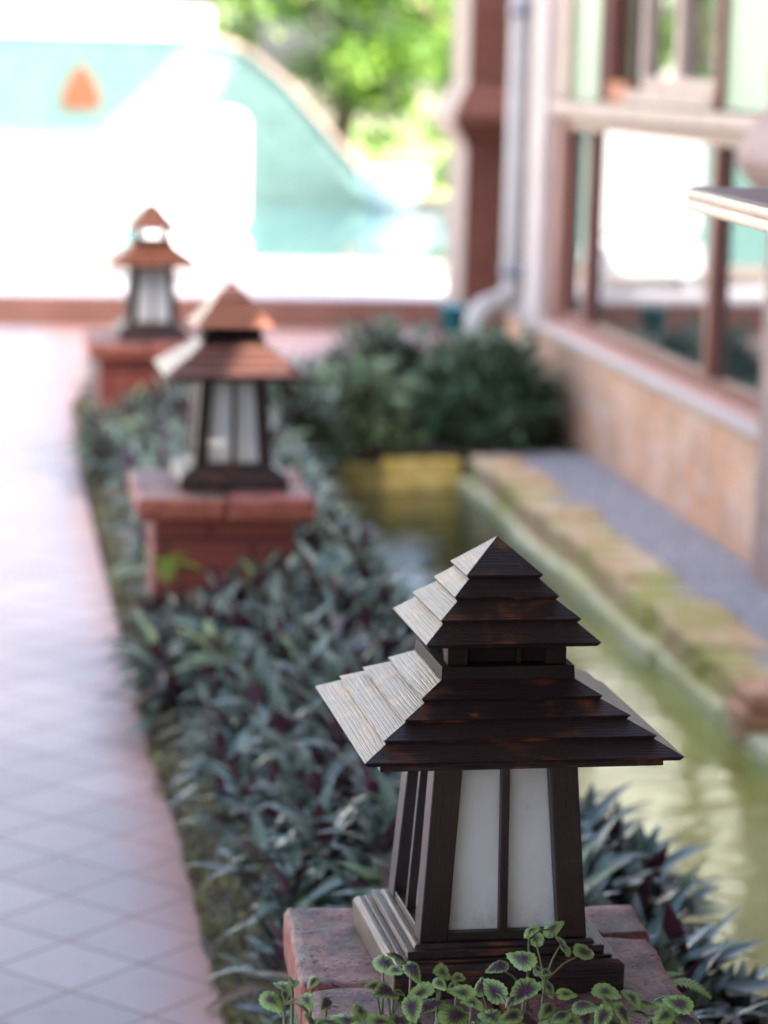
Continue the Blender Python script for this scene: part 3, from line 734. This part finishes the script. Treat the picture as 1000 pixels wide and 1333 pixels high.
f = MB(); rough_block(f, -.33, .026, -.06, .06, -.2, .10, amp=.006, seed=9); f.build('shaded_block', m_stone('ochre_pond_end', [(.2, .15, .04), (.3, .22, .06), (.34, .27, .09)], (.14, .13, .03)), yw, smooth=True)  # shaded half of the same wall, put into a darker colour
tag(yw, 'low yellow wall closing the far end of the pond, below the shrubs', 'wall')

# ---------------------------------------------------------------- building on the right
bd = empty('brick_building', (2.5, 8.0, -.15)); OX, OY, OZ = 2.5, 8.0, -.15
def W(name, mat, *boxes, parent=None, bevel=0):
    b = MB()
    for (x0, x1, y0, y1, z0, z1) in boxes: b.box(x0 - OX, x1 - OX, y0 - OY, y1 - OY, z0 - OZ, z1 - OZ)
    o = b.build(name, mat, parent or bd, bevel=bevel); return o
W('base_wall', MAT['wall_brick'], (2.51, 2.8, -4, 12.6, -.4, .285))
W('sill', MAT['cream'], (2.47, 2.8, -4, 12.6, .287, .325), bevel=.008)
W('sill_tile', MAT['deck_pink'] if False else m_plain('pink_sill_tile', (.58, .27, .21), (.66, .35, .28), 8, .4), (2.5, 2.8, -4, 11.678, .327, .35))
W('pilaster', MAT['cream'], (2.465, 2.85, 11.68, 12.02, .327, 4.2), bevel=.01)
W('end_wall', MAT['ped_grey'], (2.56, 2.85, 12.022, 12.6, .327, 4.2))
W('upper_wall', MAT['cream'], (2.5, 2.85, -4, 3.6, 3.0, 4.2), (2.5, 2.85, 4.34, 11.678, 3.0, 4.2), (2.5, 2.85, 3.6, 4.34, 3.0, 3.47))  # opening shaped to aim a sun beam at the middle lantern
W('roof', MAT['roof_slab'], (2.3, 2.86, -6.3, 12.6, 4.2, 4.4), (3.35, 9.0, -6.3, 12.6, 4.2, 4.4), (2.86, 3.35, -6.3, 3.7, 4.2, 4.4), (2.86, 3.35, 4.06, 12.6, 4.2, 4.4))  # unseen roof, its hole shaped to pass the same sun beam
W('shade_roof', MAT['roof_slab'], (-1.3, 2.49, -6, 4.4, 3.0, 3.12))  # unseen roof added to shade the foreground
W('blocker_wall', MAT['column'], (-1.05, 2.49, -6.0, -5.8, -.05, 2.998))  # unseen wall added behind the camera to darken the lantern fronts
for yy in (-5.7, -.6, 4.2): W('shade_roof_post', MAT['cream'], (-1.25, -1.07, yy - .09, yy + .09, .002, 2.999))  # posts carrying the added roof
W('rear_wall', MAT['dark'], (7.0, 7.2, -4, 12.6, -.4, 4.198), (2.86, 6.99, -4.0, -3.8, -.4, 4.198), (2.86, 6.99, 12.4, 12.6, -.4, 4.198), (2.86, 6.99, -3.79, 12.39, -.3, -.2))
def window(ys, z0, z1, mull, panes, frame_mat, thick=.05):
    """one glazed opening: an outer frame with its mullions and one pane per bay"""
    a, b = ys; w = W('window', frame_mat, (2.52, 2.59, a, b, z0, z0 + thick), (2.52, 2.59, a, b, z1 - thick, z1), (2.518, 2.592, a - .002, a + thick, z0 + .002, z1 - .002), (2.518, 2.592, b - thick, b + .002, z0 + .002, z1 - .002))
    for q, th in mull: W('mullion', frame_mat, (2.515, 2.595, q - th / 2, q + th / 2, z0 + thick - .003, z1 - thick + .003), parent=w)
    for (p0, p1, mt) in panes: W('pane', mt, (2.55, 2.558, p0, p1, z0 + thick - .004, z1 - thick + .004), parent=w)
    return w
g = MAT['glass']
window((8.1, 11.46), .352, 1.27, [(9.0, .062), (10.98, .05)], [(8.14, 8.97, g), (9.03, 10.957, g), (11.003, 11.42, g)], MAT['win'])
W('transom', MAT['win_pale'], (2.48, 2.6, 8.06, 11.67, 1.278, 1.338), bevel=.006)
W('corner_post', MAT['win_pale'], (2.5, 2.62, 11.46, 11.675, 1.347, 2.998)); W('corner_post', MAT['win'], (2.5, 2.62, 11.465, 11.675, .352, 1.27))
W('green_panel', MAT['green_panel'], (2.53, 2.56, 10.88, 11.4, 1.347, 2.998)); W('green_panel', MAT['green_panel'], (2.53, 2.56, 8.32, 8.95, 1.347, 2.998))
W('post', MAT['win_pale'], (2.5, 2.6, 11.4, 11.458, 1.347, 2.998))
W('casement_jamb_opening', MAT['jamb'], (2.52, 2.7, 10.6, 10.875, 1.347, 2.998)); W('curtain', MAT['olive'], (2.56, 2.59, 10.32, 10.598, 1.347, 2.998))
W('casement_jamb_opening', MAT['dark'], (2.54, 2.7, 10.14, 10.318, 1.347, 2.998))  # dark block stands in for the unlit gap of the open casement
W('orange_block', MAT['terracotta'], (2.5, 2.62, 10.3, 10.598, 1.347, 1.43))
window((9.0, 10.13), 1.4, 2.99, [(9.57, .07)], [(9.04, 9.54, g), (9.6, 10.09, g)], MAT['win_pale'])
W('sash_rail', MAT['win_pale'], (2.49, 2.6, 8.98, 10.28, 1.347, 1.398))
W('post', MAT['win'], (2.5, 2.6, 8.955, 8.978, 1.347, 2.998)); W('post', MAT['win'], (2.5, 2.6, 8.11, 8.315, 1.347, 2.998))
window((4.0, 7.3), .352, 2.99, [(5.6, .085)], [(4.04, 5.56, g), (5.64, 7.26, g)], MAT['win'])
window((-3.9, 3.9), .352, 2.99, [(0, .085)], [(-3.86, -.04, g), (.04, 3.86, g)], MAT['win'])
# downpipe with its bend, standing in front of the end wall
dp = MB()
pts = [(2.47, 12.28, 4.19), (2.47, 12.28, .47), (2.466, 12.278, .425), (2.45, 12.272, .392), (2.42, 12.265, .372), (2.37, 12.25, .358), (2.325, 12.235, .342), (2.295, 12.225, .315), (2.283, 12.22, .27), (2.28, 12.22, -.02)]
dp.tube([(x - OX, y - OY, z - OZ) for x, y, z in pts], .058, 14)
dpo = dp.build('downpipe', MAT['pipe'], bd, smooth=True)
for z in (.52, 1.75, 3.0):
    cl = MB(); cl.lathe([(.0585, -.03), (.066, -.03), (.066, .03), (.0585, .03)], (2.47 - OX, 12.28 - OY, z - OZ), 16)
    cl.build('pipe_collar', MAT['steel'], dpo, smooth=True)
tag(bd, 'low building with an orange brick base, wood framed reflecting windows and a grey downpipe', 'building')

def column(loc, w, d, label, top=4.15, side='tan'):
    root = empty('brick_column', loc); b = MB(); h = w / 2
    b.box(-h, h, -d / 2, d / 2, -.2, 1.05)
    b.box(-h, h, -d / 2, d / 2, 1.395, top)
    if top < 3: b.frustum(h + .03, top + .002, h - .05, top + .09)
    b.build('shaft', MAT['column'], root, bevel=.008)
    c = MB()
    cs = [(.0, 1.052), (.03, 1.10), (.075, 1.16), (.092, 1.2), (.088, 1.235), (.05, 1.31), (.02, 1.36), (.0, 1.393)]
    for (e0, z0), (e1, z1) in zip(cs, cs[1:]):
        q = lambda e, z: [(-h - e, -d / 2 - e, z), (h + e, -d / 2 - e, z), (h + e, d / 2 + e, z), (-h - e, d / 2 + e, z)]
        c.hexa(q(e0, z0), q(e1, z1), cap=(z0 < 1.06, z1 > 1.39))
    c.build('corbel', MAT['column'], root)
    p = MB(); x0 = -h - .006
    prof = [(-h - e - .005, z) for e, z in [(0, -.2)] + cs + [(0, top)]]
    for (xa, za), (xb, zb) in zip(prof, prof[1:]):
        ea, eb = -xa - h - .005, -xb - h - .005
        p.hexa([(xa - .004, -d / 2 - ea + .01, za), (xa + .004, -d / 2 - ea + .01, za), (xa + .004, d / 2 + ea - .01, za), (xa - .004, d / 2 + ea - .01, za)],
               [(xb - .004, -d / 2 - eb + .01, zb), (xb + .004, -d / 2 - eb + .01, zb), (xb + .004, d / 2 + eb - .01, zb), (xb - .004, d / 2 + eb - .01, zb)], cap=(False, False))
    p.build('pale_lit_side', MAT[side], root)  # thin shell: light on the brick's left side put into a paler colour
    return tag(root, label, 'column')
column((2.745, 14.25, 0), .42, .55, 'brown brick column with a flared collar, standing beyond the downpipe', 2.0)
column((2.64, 7.72, -.15 + .15), .42, .56, 'brick column cut by the right frame edge, its flared collar above the cream board', side='pinkish')

# ---------------------------------------------------------------- cream moulded board, upper right
ct = empty('wooden_counter', (.936, 3.5, 0))
def board(off, z0, z1):
    pts = [(0, 0), (1.35, -.32), (1.31, -1.15), (-.075, -1.05)]
    c = Vector((.7, -.6)); r = []
    for p in pts:
        v = Vector(p); d = (c - v); r.append(v + d.normalized() * off)
    return [(p.x, p.y, z0) for p in r][::-1], [(p.x, p.y, z1) for p in r][::-1]
b = MB()
for off, z0, z1 in ((.0, 1.2925, 1.302), (.006, 1.2885, 1.2922)): b.hexa(*board(off, z0, z1))
b.build('moulded_edge', MAT['board_edge'], ct, bevel=.0025)
b = MB(); b.hexa(*board(.003, 1.272, 1.2882)); b.build('lower_bead', MAT['board_edge'], ct, bevel=.005)
b = MB(); b.hexa(*board(.012, 1.3022, 1.3048)); b.build('top', MAT['board_top'], ct, bevel=.001)
for (x, y) in ((1.29, -.4), (1.27, -1.05)):
    b = MB(); b.box(x - .04, x + .04, y - .04, y + .04, -.16, 1.27); b.build('leg', MAT['win'], ct, bevel=.004)
tag(ct, 'cream moulded wooden board with a mauve top jutting in at the upper right edge', 'counter')

# ---------------------------------------------------------------- pool wall, urn, white cabinet
pw = empty('pool_wall', (0, 26.2, 0))
def PW(name, mat, poly, y0, y1):
    b = MB(); b.prism(poly, y0, y1, 'y'); return b.build(name, mat, pw)
PW('tiled_wall', MAT['mosaic'], [(-9, -.4), (2.08, -.4), (2.08, 1.72), (-.4, 1.72), (-.4, 1.2), (-9, 1.2)], 0, .5)
PW('coping', MAT['white'], [(-.42, 1.722), (2.12, 1.722), (2.12, 2.0), (-.42, 2.0)], -.04, .54)
sl = [(2.082, -.4), (6.5, -.4), (6.5, .1), (4.2, .14), (3.85, .3), (3.62, .48), (3.28, .85), (2.9, 1.27), (2.54, 1.55), (2.3, 1.66), (2.082, 1.69)]
PW('sloping_wall', MAT['mosaic'], sl, .05, .5)
top = sl[2:]
PW('sloping_coping', MAT['tan'], [(x, z + .002) for x, z in top[::-1]] + [(x + .02, z + .06) for x, z in top], .0, .48)
PW('arched_niche', MAT['niche'], [(.66, 1.0), (1.03, 1.0), (1.03, 1.12), (1.0, 1.22), (.93, 1.34), (.845, 1.45), (.76, 1.34), (.69, 1.22), (.66, 1.12)], -.03, -.002)
tag(pw, 'turquoise mosaic wall behind the pool, sloping down to the right, with an orange arched niche', 'wall')
u = MB(); u.lathe([(0, 0), (.16, 0), (.2, .03), (.26, .1), (.33, .24), (.35, .36), (.35, .385), (.31, .385), (.26, .25), (0, .2)], n=32)
o = u.build('urn', MAT['urn'], smooth=True); o.location = (3.9, 25.6, .095)
tag(o, 'wide white bowl shaped urn at the far edge of the pool, below the green trees', 'urn')
def rounded(mb, x0, x1, z0, z1, y0, y1, r, n=6):
    poly = []
    for cx, cz, a in ((x1 - r, z0 + r, -90), (x1 - r, z1 - r, 0), (x0 + r, z1 - r, 90), (x0 + r, z0 + r, 180)):
        for k in range(n + 1):
            t = R(a + 90 * k / n); poly.append((cx + r * math.cos(t), cz + r * math.sin(t)))
    mb.prism(poly, y0, y1, 'y')
wc = empty('white_cabinet', (1.18, 15.6, .17))
b = MB(); rounded(b, -.33, .3, .31, 1.03, -.2, .2, .1); b.build('upper_box', MAT['white'], wc, smooth=False, bevel=.02)
b = MB(); rounded(b, -.35, .32, .085, .295, -.22, .2, .07); b.build('lower_box', MAT['white'], wc, bevel=.02)
for x in (-.28, .26):
    b = MB(); b.box(x - .03, x + .03, -.15, .15, 0.002, .09); b.build('foot', MAT['white'], wc)
tag(wc, 'bright white cabinet of two rounded boxes standing on the deck before the pool', 'cabinet')

# ---------------------------------------------------------------- trees behind the pool
def tree(name, label, x, y, h, rx, rz, n, mats, seed, leaf=(.12, .22), zc=None):
    rr = random.Random(seed); root = empty(name, (x, y, .2)); t = MB()
    t.tube([(0, 0, -.1), (.08, .02, h * .3), (-.05, .05, h * .6), (.05, 0, h * .85)], [.14, .11, .07, .03], 8)
    for k in range(6):
        a = k * 1.1 + seed; z = h * (.35 + .08 * k)
        t.tube([(0, 0, z), (math.cos(a) * rx * .5, math.sin(a) * rx * .5, z + rz * .3), (math.cos(a) * rx * .85, math.sin(a) * rx * .85, z + rz * .45)], [.05, .03, .012], 6)
    t.build('trunk', MAT['trunk'], root, smooth=True)
    b = MB(); clumps = []
    zc = zc or h * .62
    for k in range(26):
        while True:
            u = Vector((rr.uniform(-1, 1), rr.uniform(-1, 1), rr.uniform(-1, 1)))
            if .2 < u.length < 1: break
        clumps.append((Vector((u.x * rx, u.y * rx, zc + u.z * rz)), rr.uniform(.3, .55) * rx * .6))
    for k in range(n):
        c, r = clumps[rr.randrange(len(clumps))]
        d = Vector((rr.gauss(0, 1), rr.gauss(0, 1), rr.gauss(0, .8))); d = d.normalized() * r * rr.random() ** .4
        b.leaf(c + d, rr.random() * 6.28, R(rr.uniform(-50, 50)), rr.uniform(*leaf), rr.uniform(*leaf) * .45, .6, 2, .2, rr.randrange(len(mats)), rr.uniform(-.6, .6))
    b.build('crown', mats, root, smooth=False)
    return tag(root, label, 'tree', 'trees behind the pool')
T, TD = MAT['tree'], MAT['tree_dark']
tree('tree', 'yellow-green bushy tree behind the right end of the pool wall, beside the column', 5.1, 28.6, 3.2, 1.3, 1.5, 3000, [T, T, TD], 1, zc=1.5)
tree('tree', 'bright green tree above the low slope of the turquoise wall', 3.9, 29.8, 4.0, 1.3, 1.5, 3000, [T, TD], 2, zc=2.2)
tree('tree', 'darker green tree behind the top of the sloping wall', 2.9, 31.0, 4.6, 1.3, 1.4, 2600, [TD, T, TD], 3, zc=2.9)
tree('tree', 'dark green tree far behind, between the bright tree and the column', 6.5, 32.5, 5.0, 1.8, 2.2, 3000, [TD, T], 4, zc=2.6)
tree('tree', 'tall green tree left of the pool, mirrored in the upper window', -2.9, 29.0, 5.0, 2.1, 1.9, 6500, [T, T, TD], 5, zc=1.9)

hs = empty('reflector_house', (-14, 36, 0))  # unseen house added as a bright reflector for the lantern roofs
b = MB(); b.box(-14, 13.2, 0, 8, -.4, 13); b.build('wall', MAT['white'], hs)
b = MB(); b.hexa([(-14.6, -.8, 13.002), (13.6, -.8, 13.002), (13.6, 8.6, 13.002), (-14.6, 8.6, 13.002)], [(-10, 3, 16), (9, 3, 16), (9, 5, 16), (-10, 5, 16)]); b.build('roof', MAT['terracotta'], hs)
for k in range(6):
    for z in (2.5, 9.6):
        b = MB(); x = -12 + 4.4 * k; b.box(x, x + 1.1, -.06, -.002, z, z + 1.4); b.build('window', MAT['glass'], hs)
tag(hs, 'unseen white house added to brighten the reflections on the lantern roofs', 'house')

# ---------------------------------------------------------------- unseen panels added above the pool, shaped to shade wall and water
S = Vector((.5, -.45, .74)).normalized()
def blocker(label, poly, t):
    b = MB(); th = S * .02
    P = [Vector((x, 26.2, z)) + S * (t + dt) for x, z, dt in poly]; n = len(P)
    b.quad(P); b.quad([p + th for p in P[::-1]])
    for i in range(n): b.quad([P[(i + 1) % n], P[i], P[i] + th, P[(i + 1) % n] + th])
    tag(b.build('shade_blocker', MAT['cream']), label, 'shade sail')
blocker('cream shade sail added unseen high over the left half of the pool', [(-6, 1.75, 0), (1.93, 1.7, 0), (1.0, .75, 0), (-6, .85, 0)], 9.5)
blocker('cream shade sail added unseen high over the sloping end of the pool wall', [(2.45, 1.75, 0), (2.15, .9, 0), (2.1, -1.2, 0), (6.5, -1.2, 0), (6.5, .1, 0), (3.7, .3, 0), (3.3, .85, 0)], 8)

b = MB(); P = [Vector(q) + S * 7 for q in ((1.75, 17.7, .1), (6.5, 17.7, .1), (8, 25.9, .1), (2.5, 25.9, .1))]; th = S * .02
b.quad(P); b.quad([p + th for p in P[::-1]])
for i in range(4): b.quad([P[(i + 1) % 4], P[i], P[i] + th, P[(i + 1) % 4] + th])
tag(b.build('shade_blocker', MAT['cream']), 'cream shade sail added unseen low over the right side of the pool water', 'shade sail')

# ---------------------------------------------------------------- light, sky, camera

sun = bpy.data.lights.new('sun', 'SUN'); sun.energy = 3.7; sun.angle = R(.5); sun.color = (1, .95, .87)
so = bpy.data.objects.new('sun', sun); C.objects.link(so); so.rotation_euler = (-S).to_track_quat('-Z', 'Y').to_euler(); so.location = S * 40
w = bpy.data.worlds.new('World'); sc.world = w; w.use_nodes = True; nt = w.node_tree
sk = nt.nodes.new('ShaderNodeTexSky'); sk.sky_type = 'NISHITA'; sk.sun_disc = False
sk.sun_elevation = math.asin(S.z); sk.sun_rotation = math.atan2(S.x, S.y); sk.dust_density = 4.5; sk.air_density = .75; sk.ozone_density = .2
bg = nt.nodes['Background']; nt.links.new(sk.outputs[0], bg.inputs[0]); bg.inputs[1].default_value = .15

cam = bpy.data.cameras.new('camera'); co = bpy.data.objects.new('camera', cam); C.objects.link(co); sc.camera = co
p, a, rl = R(9.634121), R(8.648621), R(1.497682)
F = Vector((math.cos(p) * math.sin(a), math.cos(p) * math.cos(a), -math.sin(p))); Rt = Vector((math.cos(a), -math.sin(a), 0)); U = Rt.cross(F)
c_, s_ = math.cos(rl), math.sin(rl); Rt, U = Rt * c_ + U * s_, U * c_ - Rt * s_
mt = Matrix((Rt, U, -F)).transposed().to_4x4(); mt.translation = (0, 0, 1.45); co.matrix_world = mt
cam.sensor_fit = 'VERTICAL'; cam.sensor_height = 36; cam.lens = 3383.44 / 1333 * 36; cam.clip_end = 1000; cam.clip_start = .05
cam.dof.use_dof = True; cam.dof.focus_distance = 2.68; cam.dof.aperture_fstop = 3.9
vs = sc.view_settings; vs.view_transform = 'Standard'; vs.look = 'None'; vs.gamma = 1; vs.exposure = 3.0
sc.display_settings.display_device = 'sRGB'
sc.render.film_transparent = False
sc.cycles.use_denoising = True
sc.cycles.max_bounces = 8; sc.cycles.transparent_max_bounces = 8
